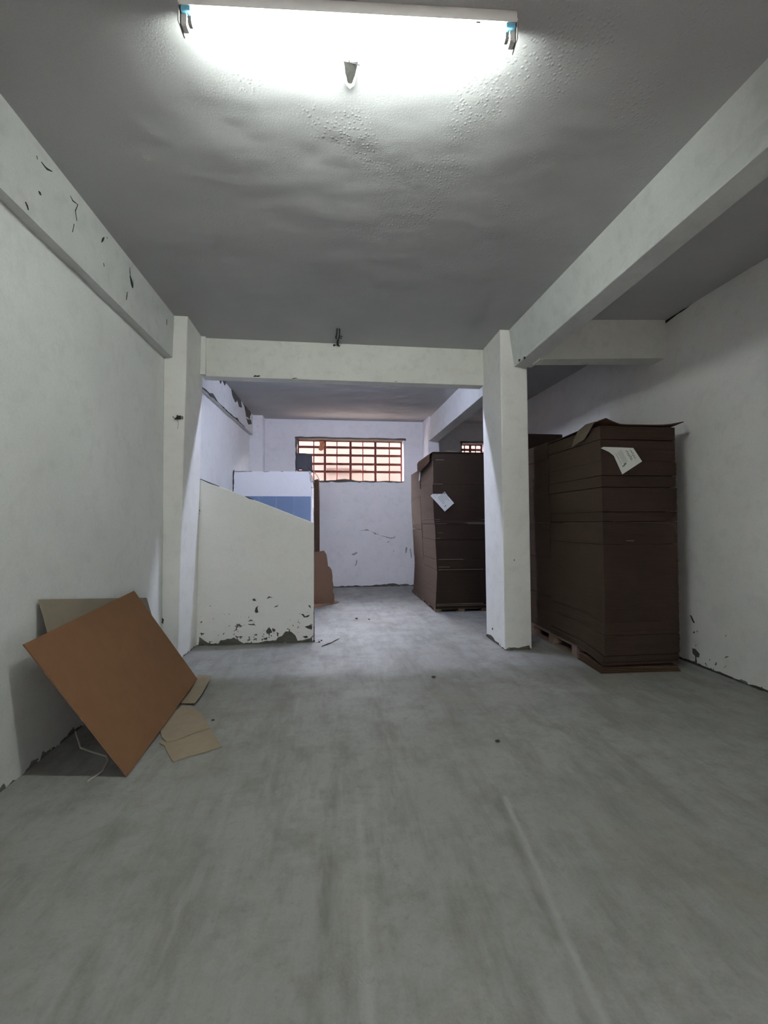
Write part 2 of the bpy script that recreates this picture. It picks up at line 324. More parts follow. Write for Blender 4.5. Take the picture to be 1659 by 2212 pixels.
# wear with its own outline: patches of paint that has come off
def chip_y(parent, poly, y, m=M_CEM, cell=0.02, amp=0.004):      # on a face looking towards -Y
    pts = ragged(poly, cell, amp); B().prism([(x, y+0.004, z) for x, z in pts], (0, -0.0055, 0)).build('paint_chip', m, parent)
def chip_x(parent, poly, x, d, m=M_CEM, cell=0.03, amp=0.004):   # on a face looking along +-X
    pts = ragged(poly, cell, amp); B().prism([(x-0.004*d, y, z) for y, z in pts], (0.0055*d, 0, 0)).build('paint_chip', m, parent)
def fat(line, w):                                                # a crack line as a thin outline
    up_ = []; dn = []
    for i, p in enumerate(line):
        a = line[max(i-1, 0)]; b = line[min(i+1, len(line)-1)]; dx, dy = b[0]-a[0], b[1]-a[1]; l = math.hypot(dx, dy) or 1
        k = w*(0.35 if i in (0, len(line)-1) else 1)*random.uniform(0.7, 1.2); up_.append((p[0]-dy/l*k, p[1]+dx/l*k)); dn.append((p[0]+dy/l*k, p[1]-dx/l*k))
    return up_+dn[::-1]
def beam_face_x(y, z): return -1.58+(y-YF)/(4.40-YF)*(0.052+0.013*(z-2.87)/0.45)
for ln, w in (([(2.438, 3.224), (2.446, 3.211)], 0.006), ([(2.475, 3.222), (2.505, 3.22), (2.521, 3.222), (2.563, 3.242)], 0.006), ([(2.464, 3.055), (2.475, 3.052), (2.484, 3.049)], 0.009),
              ([(2.373, 2.93), (2.386, 2.92), (2.396, 2.905)], 0.006), ([(2.729, 3.231), (2.754, 3.22), (2.805, 3.234), (2.783, 3.18), (2.801, 3.131)], 0.004), ([(2.776, 3.095), (2.765, 3.038)], 0.003),
              ([(3.108, 3.233), (3.095, 3.21), (3.078, 3.179)], 0.007), ([(3.14, 3.254), (3.15, 3.252)], 0.004), ([(3.475, 3.243), (3.482, 3.21), (3.491, 3.175)], 0.005),
              ([(3.484, 3.185), (3.505, 3.16), (3.522, 3.14), (3.535, 3.12)], 0.018), ([(3.454, 3.044), (3.45, 3.01), (3.445, 2.978)], 0.003), ([(3.113, 3.06), (3.123, 3.04)], 0.003),
              ([(4.21, 3.19), (4.215, 3.14)], 0.004)):
    pts = fat(ln, w); B().prism([(beam_face_x(y, z)-0.006, y, z) for y, z in pts], (0.010, 0, 0)).build('crack', M_CRACK, beam_left)
def beam2_x(y, z): return -1.558+(y-4.92)/3.88*0.015
for poly in ([(6.0, 3.36), (6.35, 3.375), (6.62, 3.385), (6.52, 3.31), (6.38, 3.34), (6.3, 3.25), (6.2, 3.32)], [(6.95, 3.39), (7.6, 3.40), (7.72, 3.30), (7.5, 3.25), (7.35, 3.33), (7.2, 3.24), (7.02, 3.30)],
             [(7.8, 3.40), (8.55, 3.42), (8.4, 3.27), (8.1, 3.23), (8.0, 3.33)], [(8.1, 3.2), (8.5, 3.26), (8.6, 3.22), (8.3, 3.13)]):
    B().prism([(beam2_x(y, z)-0.006, y, z) for y, z in ragged(poly, 0.06, 0.015)], (0.013, 0, 0)).build('paint_chip', M_CEM, beam_left2)
for poly in ([(5.1, 2.925), (5.6, 2.955), (5.9, 2.965), (6.2, 2.96), (5.9, 2.945), (5.5, 2.937)], [(6.2, 2.958), (7.0, 2.985), (8.0, 3.012), (7.4, 2.993), (6.6, 2.966)], [(5.75, 2.955), (5.9, 3.0), (6.05, 2.985), (6.15, 2.955)], [(7.2, 2.99), (7.35, 3.03), (7.5, 3.0)]):
    B().prism([(beam2_x(y, z)-0.006, y, z) for y, z in ragged(poly, 0.06, 0.006)], (0.013, 0, 0)).build('crack', M_CEM, beam_left2)
for poly in ([(0.553, 1.155), (0.691, 1.18), (0.777, 1.142), (0.673, 1.150)], [(0.777, 1.142), (0.881, 1.076), (0.968, 1.058), (0.899, 1.092)], [(0.968, 1.058), (1.125, 1.008), (1.247, 1.015), (1.309, 1.064), (1.265, 0.995), (1.142, 0.991)],
             [(1.116, 0.91), (1.151, 0.944), (1.138, 0.901)], [(0.483, 0.564), (0.503, 0.512), (0.482, 0.461), (0.448, 0.427), (0.474, 0.495)], [(1.246, 0.752), (1.263, 0.726), (1.255, 0.7)]):
    chip_y(wall_back, poly, YB, M_STAIN, 0.03, 0.010)
for poly in ([(1.492, 0.724), (1.506, 0.81), (1.545, 0.793), (1.527, 0.68), (1.501, 0.689)], [(1.59, 0.758), (1.607, 0.775), (1.633, 0.618), (1.623, 0.548)], [(0.38, 0.668), (0.483, 0.718), (0.5, 0.692), (0.431, 0.65)]):
    chip_y(wall_back, poly, YB, M_STAIN, 0.03, 0.006)
chip_y(wall_back, [(-0.35, 0.0), (-0.2, 0.03), (0.1, 0.022), (0.45, 0.03), (0.75, 0.018), (0.9, 0.035), (1.1, 0.05), (1.25, 0.07), (1.36, 0.03), (1.5, 0.05), (1.6, 0.02), (1.85, 0.04), (1.85, 0.0)], YB, M_CEM, 0.05, 0.008)
for poly in ([(3.736, 0.44), (3.722, 0.44), (3.682, 0.385), (3.696, 0.373), (3.716, 0.4)], [(3.708, 0.295), (3.688, 0.303), (3.692, 0.288), (3.705, 0.285)], [(3.667, 0.311), (3.654, 0.314), (3.661, 0.301)],
             [(3.723, 0.141), (3.685, 0.146), (3.636, 0.11), (3.647, 0.08), (3.687, 0.076), (3.717, 0.101)], [(3.688, 0.178), (3.674, 0.188), (3.678, 0.17)], [(3.367, 0.352), (3.358, 0.349), (3.366, 0.338)],
             [(3.54, 0.093), (3.527, 0.097), (3.534, 0.085)], [(3.481, 0.077), (3.457, 0.098), (3.463, 0.07), (3.479, 0.062)], [(3.387, 0.15), (3.366, 0.174), (3.34, 0.180), (3.366, 0.164)],
             [(3.69, 0.0), (3.69, 0.08), (3.675, 0.08), (3.67, 0.0)]):
    chip_x(wall_right, poly, XR, -1, M_CEM, 0.02, 0.003)
chip_x(wall_right, [(4.3, 0.0), (4.0, 0.03), (3.84, 0.018), (3.7, 0.024), (3.58, 0.02), (3.5, 0.016), (3.4, 0.022), (3.3, 0.014), (3.2, 0.008), (3.1, 0.024), (3.0, 0.018), (2.8, 0.02), (2.5, 0.01), (2.5, 0.0)], XR, -1, M_CRACK, 0.03, 0.004)
# crack along the top of the right wall
for poly in ([(3.98, 3.300), (3.84, 3.306), (3.70, 3.304), (3.62, 3.306), (3.70, 3.296), (3.84, 3.288), (3.96, 3.270)],):
    chip_x(wall_right, poly, XR, -1, M_CRACK, 0.03, 0.002)
for poly in ([(-0.86, 2.900), (-0.80, 2.905), (-0.78, 2.918), (-0.84, 2.92)], [(-0.45, 2.898), (-0.38, 2.9), (-0.40, 2.907)], [(0.69, 2.9), (0.73, 2.9), (0.71, 2.91)]):
    chip_y(crossbeam, poly, 4.885, M_CRACK, 0.02, 0.003)
for y, z in ((4.20, 2.95), (4.08, 2.93)):
    B().prism([(1.872, y+a, z+b) for a, b in ragged([(0, 0), (0.03, 0.01), (0.035, -0.01), (0.01, -0.02)], 0.01, 0.003)], (0.008, 0, 0)).build('paint_chip', M_CRACK, beam_right)
chip_y(pillar, [(-1.60, 0.42), (-1.585, 0.40), (-1.59, 0.36), (-1.602, 0.37)], 4.39, M_CRACK, 0.02, 0.002)
for poly in ([(1.85, 0.9), (1.853, 0.93), (1.86, 0.92)], [(1.90, 0.02), (2.0, 0.045), (2.02, 0.0), (1.80, 0.0), (1.78, 0.03)]):
    chip_y(column, poly, 4.35, M_CEM if poly[0][0] > 1.88 else M_CRACK, 0.02, 0.004)
chip_x(column, [(4.40, 0.0), (4.45, 0.035), (4.6, 0.02), (4.75, 0.05), (4.9, 0.03), (4.92, 0.0)], 1.748, -1, M_CEM, 0.03, 0.006)
for y, z in ((4.5, 0.07), (4.7, 0.13), (4.45, 0.25)):
    chip_x(column, [(y, z), (y+0.02, z+0.015), (y+0.03, z-0.005), (y+0.01, z-0.012)], 1.748, -1, M_CEM, 0.02, 0.003)

# ------------------------------------------------------------------ low partition with raked top
pt = B().hexa([(-1.45, 4.93, 0), (-0.21, 4.93, 0), (-0.215, 5.02, 0), (-1.45, 5.02, 0)], [(-1.44, 4.93, 1.795), (-0.205, 4.93, 1.308), (-0.21, 5.02, 1.308), (-1.44, 5.02, 1.795)])
part = tag(pt.build('partition_wall', M_PART, bevel=0.005), 'cream white low partition wall with sloping top and crumbling foot', 'partition')
PC = [[(-0.868, 0.487), (-0.843, 0.489), (-0.829, 0.467), (-0.856, 0.461)], [(-0.713, 0.483), (-0.694, 0.511), (-0.651, 0.495), (-0.688, 0.496)], [(-0.843, 0.354), (-0.837, 0.391), (-0.8, 0.416), (-0.812, 0.384), (-0.803, 0.34), (-0.831, 0.334)],
      [(-0.638, 0.39), (-0.594, 0.414), (-0.6, 0.402), (-0.625, 0.387)], [(-0.272, 0.402), (-0.246, 0.406), (-0.237, 0.357), (-0.253, 0.38)], [(-0.344, 0.308), (-0.323, 0.305), (-0.304, 0.281), (-0.253, 0.299), (-0.265, 0.278), (-0.316, 0.272)],
      [(-0.911, 0.248), (-0.88, 0.266), (-0.858, 0.253), (-0.892, 0.245)], [(-0.917, 0.21), (-0.855, 0.221), (-0.83, 0.199), (-0.879, 0.204)], [(-1.119, 0.204), (-1.098, 0.211), (-1.11, 0.191)],
      [(-0.724, 0.135), (-0.687, 0.178), (-0.671, 0.151), (-0.65, 0.124), (-0.693, 0.10), (-0.718, 0.109)], [(-0.655, 0.165), (-0.62, 0.15), (-0.64, 0.125), (-0.66, 0.14)], [(-1.179, 0.118), (-1.155, 0.136), (-1.167, 0.112)], [(-1.066, 0.111), (-1.049, 0.119), (-1.057, 0.102)],
      [(-0.386, 0.156), (-0.373, 0.188), (-0.369, 0.168), (-0.38, 0.153)], [(-0.31, 0.173), (-0.24, 0.19), (-0.221, 0.17), (-0.227, 0.138), (-0.291, 0.153)], [(-1.416, 0.251), (-1.386, 0.262), (-1.392, 0.24)],
      [(-0.443, 0.196), (-0.424, 0.193), (-0.433, 0.18)], [(-1.403, 0.126), (-1.367, 0.137), (-1.373, 0.117)], [(-0.86, 0.042), (-0.836, 0.060), (-0.842, 0.038)], [(-0.768, 0.046), (-0.706, 0.068), (-0.712, 0.041)], [(-0.33, 0.06), (-0.28, 0.075), (-0.27, 0.05), (-0.3, 0.04)]]
for poly in PC: chip_y(part, poly, 4.93, M_CEM, 0.015, 0.004)
chip_y(part, [(-1.43, 0.0), (-1.421, 0.089), (-1.397, 0.088), (-1.367, 0.050), (-1.318, 0.022), (-1.221, 0.02), (-1.197, 0.048), (-1.124, 0.062), (-1.063, 0.073), (-1.002, 0.037), (-0.953, 0.015), (-0.842, 0.012), (-0.755, 0.026), (-0.618, 0.038), (-0.556, 0.078),
              (-0.518, 0.126), (-0.455, 0.112), (-0.405, 0.085), (-0.379, 0.026), (-0.329, 0.018), (-0.278, 0.03), (-0.225, 0.067), (-0.222, 0.0)], 4.93, M_CEM, 0.03, 0.007)
B().prism([(-0.212, y, z) for y, z in ragged([(4.932, 0.0), (4.932, 0.38), (4.95, 0.36), (4.955, 0.25), (4.99, 0.16), (5.015, 0.1), (5.015, 0.0)], 0.03, 0.003)], (0.008, 0, 0)).build('paint_chip', M_CEM, part)
for x0, x1 in ((-1.43, -1.22), (-0.95, -0.86)):                                 # grimy scuffs along the raked top edge
    zt = lambda x: 1.795-(x+1.44)*0.3943
    B().prism([(x0, 4.928, zt(x0)-0.002), ((x0+x1)/2, 4.928, zt((x0+x1)/2)-0.010), (x1, 4.928, zt(x1)-0.003), (x1, 4.928, zt(x1)+0.002), (x0, 4.928, zt(x0)+0.003)], (0, 0.02, 0)).build('paint_chip', M_CRACK, part)
# rubble crumbs at the partition corner
for i in range(9):
    x, y, r = -0.17+random.uniform(-0.05, 0.06), 4.90+random.uniform(-0.05, 0.08), random.uniform(0.008, 0.018)
    me = B(); bm = bmesh.new(); bmesh.ops.create_icosphere(bm, subdivisions=1, radius=r)
    for v in bm.verts: v.co *= random.uniform(0.7, 1.15); v.co.z *= 0.7
    zmin = min(v.co.z for v in bm.verts)
    me.add([(x+v.co.x, y+v.co.y, v.co.z-zmin) for v in bm.verts], [[v.index for v in f.verts] for f in bm.faces]); bm.free()
    tag(me.build('plaster_crumb', M_CHALK if i % 2 else M_GRIT, origin=(x, y, 0)), 'small crumb of plaster at the partition corner', 'rubble', 'crumbs at the partition foot')

# hook on the pillar side of the partition
hk = tag(B().tube([(-1.436+0.013*math.cos(t), 4.922, 1.436+0.03*math.sin(t)) for t in [math.radians(a) for a in range(0, 331, 22)]], 0.005, 6).build('wire_loop', M_WIRE, origin=(-1.436, 4.922, 1.40)), 'small wire loop at the edge of the raked partition', 'wire loop')

# ------------------------------------------------------------------ tiled stall behind
st = thing('stall_wall', 'pale lavender stall wall with blue tiles behind the raked partition', 'stall', (-0.98, 7.4, 0))
B().hexa([(XL, 7.34, 0), (-0.355, 7.34, 0), (-0.355, 7.44, 0), (XL, 7.44, 0)], [(XL, 7.34, 2.155), (-0.355, 7.34, 2.165), (-0.355, 7.44, 2.165), (XL, 7.44, 2.155)]).build('front_panel', M_STALL, st, bevel=0.008)
B().box(-0.455, -0.355, 7.44, 8.99, 0, 2.12).build('side_panel', M_STALL, st, bevel=0.008)
fp = [o for o in st.children if o.name.startswith('front_panel')][0]
B().box(XL, -0.357, 7.333, 7.341, 0.0, 1.752).build('grout_bed', M_GROUT, st)
xs = [-0.361-0.279*i for i in range(6)]
for j in range(4):
    z1 = 1.75-0.437*j
    for i in range(5):
        x1 = xs[i]; x0 = max(XL+0.002, x1-0.274)
        if x1-x0 < 0.02: continue
        B().box(x0, x1, 7.324, 7.336, max(0.004, z1-0.431), z1).build('tile', M_TILE, fp, bevel=0.0025, seg=1)
for x0, x1 in ((-1.60, -1.3), (-1.15, -1.02), (-0.86, -0.8)):
    B().prism([(x, 7.331, z) for x, z in ragged([(x0, 2.160), (x1, 2.165), (x1-0.02, 2.148), (x0+0.05, 2.145)], 0.04, 0.004)], (0, 0.02, 0)).build('paint_chip', M_STAIN, st)
B().prism([(x, 7.332, z) for x, z in ragged([(-1.605, 2.16), (-1.585, 2.18), (-1.588, 2.0), (-1.597, 1.8), (-1.605, 1.8)], 0.04, 0.004)], (0, 0.02, 0)).build('paint_chip', M_CRACK, st)
B().prism([(x, 7.332, z) for x, z in ragged([(-0.40, 2.17), (-0.36, 2.17), (-0.356, 1.98), (-0.375, 2.02), (-0.38, 2.10)], 0.03, 0.005)], (0, 0.02, 0)).build('paint_chip', M_STAIN, st)
tag(B().tube([(-0.335+0.03*math.cos(a*0.35), 7.36+0.02*math.sin(a*0.2), 1.945+0.055*math.sin(a*0.35)) for a in range(0, 17)]+[(-0.33, 7.40, 2.03), (-0.345, 7.5, 2.124)], 0.0035, 6).build('wire_coil', M_WIRE, origin=(-0.34, 7.36, 1.9)), 'bent wire loop hanging at the end of the tiled stall', 'wire loop')
# tall bundle of boards leaning against the stall side
bd = thing('board_bundle', 'tall narrow bundle of brown cardboard upright behind the stall side', 'cardboard', (-0.3, 8.7, 0))
for i in range(7):
    x = -0.346+0.0122*i; dz = random.uniform(-0.015, 0.015)
    B().box(x, x+0.010, 8.45+random.uniform(0, 0.02), 8.95-random.uniform(0, 0.03), 0, 2.14+dz).build('board', M_CARDD, bd)
g = []
for i in range(9):
    t = i/8; g.append([(-0.258-0.225*t**1.2, y, 2.165+0.36*t-0.10*t*t-(0.03 if y < 8.6 else 0)) for y in (8.44, 8.70, 8.95)])
B().slab(g, (0, 0, -0.010)).build('bent_board', M_CARDD, bd)
# leaning torn sheets + floor flap
sh = thing('torn_box_sheet', 'torn brown cardboard sheet standing beside the tiled stall', 'cardboard', (-0.14, 7.15, 0))
def lean_y(poly, y0, slope): return [(x, y0+slope*z, z) for x, z in poly]
B().prism(lean_y(ragged([(-0.34, 0.030), (-0.34, 0.842), (-0.289, 0.846), (-0.141, 0.862), (-0.10, 0.80), (-0.085, 0.724), (-0.08, 0.62), (-0.06, 0.30), (-0.06, 0.032)], 0.12, 0.004), 7.06, 0.16), (0, 0.007, 0)).build('sheet', M_CARD3, sh)
B().prism(lean_y(ragged([(-0.16, 0.030), (-0.12, 0.40), (-0.10, 0.612), (-0.05, 0.60), (-0.02, 0.545), (-0.003, 0.45), (0.0, 0.33), (0.018, 0.27), (-0.005, 0.22), (0.02, 0.16), (0.026, 0.05), (-0.02, 0.030)], 0.05, 0.006), 7.10, 0.16), (0, 0.007, 0)).build('sheet', M_CARD3, sh)
fl = tag(B().prism([(x, y, 0.004) for x, y in ragged([(-0.36, 6.84), (-0.276, 6.88), (0.098, 7.30), (0.05, 7.40), (-0.02, 7.46), (-0.36, 7.2)], 0.12, 0.006)], (0, 0, 0.016)).build('cardboard_flap', M_FLAP, origin=(-0.14, 7.1, 0)), 'pale cardboard flap lying at the foot of the torn sheet', 'cardboard')

# ------------------------------------------------------------------ windows
def barred_window(name, w, xs_thick, xs_thin, zs, label):
    t = thing(name, label, 'window', ((w[0]+w[1])/2, YB+0.25, w[2])); t['kind'] = 'structure'
    yb = YB+0.255
    for x in (w[0]+0.02, w[1]-0.012): B().box(x-0.018, x+0.018, yb-0.02, yb+0.02, w[2], w[3]).build('frame_post', M_RED, t)
    for z in (w[2]+0.014, w[3]-0.014): B().box(w[0], w[1], yb-0.02, yb+0.02, z-0.014, z+0.014).build('frame_rail', M_RED, t)
    for z in zs: B().box(w[0]+0.03, w[1]-0.02, yb-0.010, yb+0.010, z-0.025, z+0.025).build('flat_bar', M_RED, t, bevel=0.003, seg=1)
    for x in xs_thick: B().box(x-0.025, x+0.025, yb-0.016, yb+0.016, w[2]+0.02, w[3]-0.02).build('upright_bar', M_RED, t, bevel=0.003, seg=1)
    for x in xs_thin: B().tube([(x, yb, w[2]+0.02), (x, yb, w[3]-0.02)], 0.014, 8).build('thin_rod', M_RED, t)
    return t
win1 = barred_window('window_1', W1, (-0.163, 0.375, 0.903), (-0.395, 0.089, 0.636, 1.204), (2.909, 2.742, 2.556, 2.395), 'wide barred window with red painted grille in the back wall')
win2 = barred_window('window_2', W2, (2.985,), (2.86, 3.11), (2.90, 2.75, 2.58), 'small barred window at the back of the right aisle')
# raw cement lining of the opening (soffit, sides, sill)
for w, t in ((W1, win1), (W2, win2)):
    B().prism([(x, YB-0.006, z) for x, z in ragged([(w[0]-0.03, w[3]-0.01), (w[0]-0.03, w[3]+0.018), (w[1]+0.05, w[3]+0.018), (w[1]+0.05, w[3]-0.03), (w[1], w[3]-0.02), (w[1], w[3]-0.012)], 0.12, 0.006)], (0, 0.29, 0)).build('lintel_lining', M_LINTEL, t)
    B().prism([(x, YB-0.004, z) for x, z in ragged([(w[0]-0.02, w[2]), (w[0]-0.015, w[3]), (w[0]+0.012, w[3]), (w[0]+0.012, w[2])], 0.08, 0.008)], (0, 0.25, 0)).build('jamb_lining', M_LINTEL, t)
    B().prism([(x, YB-0.012, z) for x, z in ragged([(w[0], w[2]-0.012), (w[0], w[2]+0.012), (w[0]+(w[1]-w[0])*0.35, w[2]+0.02), (w[0]+(w[1]-w[0])*0.45, w[2]+0.05), (w[0]+(w[1]-w[0])*0.55, w[2]+0.018), (w[1], w[2]+0.012), (w[1], w[2]-0.012)], 0.07, 0.010)], (0, 0.27, 0)).build('sill_mortar', M_CEM, t)
# dark plastic sheet hung over the lower left corner of the window
g = []
for i in range(10):
    t = i/9; g.append([(-0.73+0.31*t+0.03*(k/5)*(t-0.5), YB-0.03+0.018*math.sin(t*9)+0.01*k/5, 2.735-0.015*t-0.36*k/5+0.03*math.sin(t*6)*(k/5)) for k in range(6)])
tag(B().slab(g, (0, 0.004, 0)).build('plastic_sheet', M_DARK, origin=(-0.57, YB-0.02, 2.37), smooth=True), 'dark grey sheet hung over the corner of the barred window', 'plastic sheet')
rag = B().slab([[(-0.28+0.05*i+0.012*math.sin(k), YB+0.222+0.006*math.sin(k*2+i), 3.02-0.035*k-0.02*(i == 1)*(k > 3)) for k in range(6)] for i in range(3)], (0, 0.004, 0))
tag(rag.build('hanging_rag', M_RAG, origin=(-0.24, YB+0.22, 2.84)), 'small orange rag caught on the window bars', 'rag')

# ------------------------------------------------------------------ outside
struct(B().box(-14, 16, YB+0.3, 30, -0.4, -0.02).build('ground_outside', M_SOIL), 'bare pale soil behind the building', 'ground')
struct(B().box(-14, 16, -16, YF-0.2, -0.4, -0.02).build('ground_street', M_SOIL), 'pale ground in front of the added entrance behind the viewer', 'ground')
struct(B().box(-9, 10, -8.3, -8, -0.1, 4.5).build('wall_street', M_WALL), 'plain wall across the lane behind the viewer', 'wall')
ow = struct(B().hexa([(-9, 12.6, -0.1), (12, 12.6, -0.1), (12, 12.9, -0.1), (-9, 12.9, -0.1)], [(-9, 12.6, 4.3), (12, 12.6, 4.3), (12, 12.9, 4.3), (-9, 12.9, 4.3)]).build('boundary_wall', M_OUT), 'dark reddish earth wall outside the window', 'wall')
struct(B().box(-3, 4.5, YB+0.29, YB+0.82, 3.55, 3.68).build('roof_eave', M_LINTEL), 'concrete eave above the window', 'eave')
tm = thing('timber_rail', 'brown timber rail fixed to the wall outside the window', 'timber', (0.35, 12.55, 2.7))
B().box(-0.22, 0.5, 12.50, 12.6, 2.78, 2.87).build('rail', M_TIMBER, tm, bevel=0.006, seg=1); B().hexa([(0.5, 12.52, 2.80), (0.95, 12.54, 2.82), (0.95, 12.6, 2.82), (0.5, 12.6, 2.80)], [(0.5, 12.52, 2.85), (0.95, 12.54, 2.835), (0.95, 12.6, 2.835), (0.5, 12.6, 2.85)]).build('rail_tip', M_TIMBER, tm)
def shrub(x, y, h, n, label):
    t = thing('shrub', label, 'shrub', (x, y, -0.02), 'shrubs outside the window'); tw = B(); lf = B()
    for i in range(n):
        a = random.uniform(0, 6.28); r = random.uniform(0.1, 0.35); hh = h*random.uniform(0.75, 1.0)
        p = [(x, y, 0)]+[(x+r*math.cos(a)*k/5+random.uniform(-.03, .03), y+r*math.sin(a)*k/5, hh*k/5) for k in range(1, 6)]
        tw.tube(p, [0.012, 0.010, 0.008, 0.006, 0.005, 0.003], 5)
        for k in range(26):
            s = random.uniform(0.35, 1.0); q = Vector(p[min(5, int(s*5))])+Vector((random.uniform(-.16, .16), random.uniform(-.16, .16), random.uniform(-.15, .12)))
            d = Vector((random.uniform(-1, 1), random.uniform(-1, 1), random.uniform(-.6, .6))).normalized()*0.055; e = d.orthogonal().normalized()*0.02
            lf.add([q-d, q+e, q+d, q-e], [(0, 1, 2, 3)])
    tw.build('branch', M_TWIG, t); o = lf.build('foliage', M_LEAF, t); o['kind'] = 'stuff'
shrub(-0.25, 10.45, 2.58, 6, 'yellow green shrub outside, left under the window')
shrub(0.62, 10.55, 2.66, 7, 'yellow green shrub outside, middle of the window')
shrub(1.25, 10.6, 2.62, 6, 'yellow green shrub outside, right under the window')

# ------------------------------------------------------------------ cardboard stacks
def stack(label, x0, x1, y0, y1, cuts, m, side, xoff=None, droop=None, group='cardboard stacks', torn=(), bow=0.0):
    t = thing('cardboard_stack', label, 'cardboard stack', ((x0+x1)/2, (y0+y1)/2, cuts[0]), group)
    xoff = xoff or (lambda z: 0.0); ny = 8 if droop else 2
    for a, c in zip(cuts[:-1], cuts[1:]):
        b = B(); h = c-a-random.choice((0.003, 0.004, 0.006)); n = max(1, round(h/0.0058)); p = h/n
        bx, by = random.uniform(-.006, .006), random.uniform(-.006, .006)
        for i in range(n):
            z = a+i*p; rx, ry = bx+random.uniform(-.002, .002), by+random.uniform(-.002, .002); dx = xoff(z)
            ys = [y0+ry+(y1-y0)*j/(ny-1) for j in range(ny)]
            dz = [droop(y, z) if droop else 0.0 for y in ys]
            g = [[(x0+dx+rx, y, z+d), (x1+dx*0.5+rx, y, z+d)] for y, d in zip(ys, dz)]
            b.slab(g, (0, 0, p*0.88))
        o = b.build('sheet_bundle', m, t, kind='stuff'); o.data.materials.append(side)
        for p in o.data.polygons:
            if abs(p.normal.x) > 0.7: p.material_index = 1          # closed flute sides paler than open ends; window light also put into their colour
    for z, xa, xb in torn:
        B().box(xa, xb, y0-0.010, y0+0.01, z-0.003, z+0.003).build('torn_edge', M_EDGE, t)
    return t
def pallet(label, x0, x1, y0, y1, h=0.12, group='wooden pallets'):
    t = thing('wooden_pallet', label, 'pallet', ((x0+x1)/2, (y0+y1)/2, 0), group); bw = 0.095; bt = h*0.16
    for x in (x0, (x0+x1-bw)/2, x1-bw):
        B().box(x, x+bw, y0, y1, 0.0, bt).build('bottom_board', M_WOOD, t)
        for y in (y0, (y0+y1-bw)/2, y1-bw): B().box(x, x+bw, y+0.002, y+bw-0.002, bt, h-2*bt).build('block', M_WOOD, t)
    for y in (y0, (y0+y1-bw)/2, y1-bw): B().box(x0, x1, y, y+bw, h-2*bt, h-bt).build('stringer_board', M_WOOD, t)
    k = max(4, int((x1-x0)/0.15))
    for i in range(k):
        x = x0+(x1-x0-bw)*i/(k-1); B().box(x, x+bw, y0, y1, h-bt, h).build('deck_board', M_WOOD, t)
    return t
# right aisle, nearest
def droopR(y, z):
    k = max(0.0, min(1.0, (3.95-y)/0.37)); return -0.058*k**1.3*max(0.0, 1-(z-0.12)/0.75)
pallet('wooden pallet under the nearest stack by the column', 2.325, 3.08, 4.01, 5.02)
stack('tall dark cardboard stack nearest to the right wall', 2.318, 3.035, 3.585, 4.515, [0.121, 0.145, 0.165, 0.20, 0.36, 0.47, 1.11, 1.31, 1.396, 1.612, 1.715, 1.842, 2.031, 2.15], M_STACK, M_SIDE,
      xoff=lambda z: 0.012*math.sin(z*2.1)+0.010*z, droop=droopR, torn=[(1.14, 2.55, 2.62)])
pallet('wooden pallet under the middle stack of the right aisle', 2.36, 3.1, 5.08, 6.0)
stack('dark cardboard stack standing behind the nearest one in the right aisle', 2.335, 3.07, 4.53, 5.47, [0.121, 0.5, 0.92, 1.3, 1.7, 2.0, 2.185], M_STACK, M_SIDE, xoff=lambda z: 0.01*math.sin(z*3))
pallet('wooden pallet under the far stack of the right aisle', 2.5, 3.12, 6.08, 6.72)
stack('tallest cardboard stack at the far end of the right aisle', 2.50, 3.10, 5.62, 6.55, [0.121, 0.8, 1.5, 2.0, 2.505], M_STACK, M_SIDE)
# curled top sheets of the nearest stack
g = []
for i in range(13):
    t = i/12; x = 2.312+0.80*t
    zz = 2.152+0.050*math.exp(-((t-0.08)/0.10)**2)+0.055*max(0, t-0.72)**1.5*4
    g.append([(x, 3.575+0.01*math.sin(t*5), zz+0.008), (x, 3.85, 2.156+0.02*(zz-2.152)/0.05), (x, 4.2, 2.156), (x, 4.5, 2.156)])
ts = tag(B().slab(g, (0, 0, 0.007)).build('cardboard_sheet', M_CARDD, origin=(2.7, 4.0, 2.15)), 'curled top sheet on the nearest stack by the right wall', 'cardboard')
g = [[(2.308, 3.60, 2.185), (2.308, 3.72, 2.195), (2.310, 3.86, 2.165)], [(2.296, 3.62, 2.190), (2.292, 3.75, 2.196), (2.294, 3.88, 2.165)], [(2.288, 3.68, 2.13), (2.276, 3.81, 2.12), (2.278, 3.93, 2.09)], [(2.290, 3.78, 2.06), (2.280, 3.86, 2.045), (2.276, 3.965, 2.018)]]
tag(B().slab(g, (0.006, 0, 0.002)).build('cardboard_flap', M_CARD4, origin=(2.3, 3.8, 2.1)), 'bent cardboard flap hanging over the side of the nearest stack', 'cardboard')
# splayed bottom sheets on the floor in front of the pallet
for k in range(4):
    f = 0.0125*k
    g = [[(2.285+0.010*k, 3.565+0.008*k, 0.003+f), (3.01+0.004*k, 3.54+0.012*k, 0.003+0.008*k)], [(2.30+0.008*k, 3.78, 0.004+0.014*k), (3.02, 3.78, 0.004+0.014*k)], [(2.31+0.006*k, 3.98, 0.006+0.020*k), (3.02, 3.98, 0.006+0.020*k)]]
    tag(B().slab(g, (0, 0, 0.005)).build('cardboard_sheet', M_CARDD, origin=(2.65, 3.77, 0.005*k)), 'splayed cardboard sheet squashed on the floor under the nearest stack', 'cardboard', 'splayed sheets under the nearest stack')
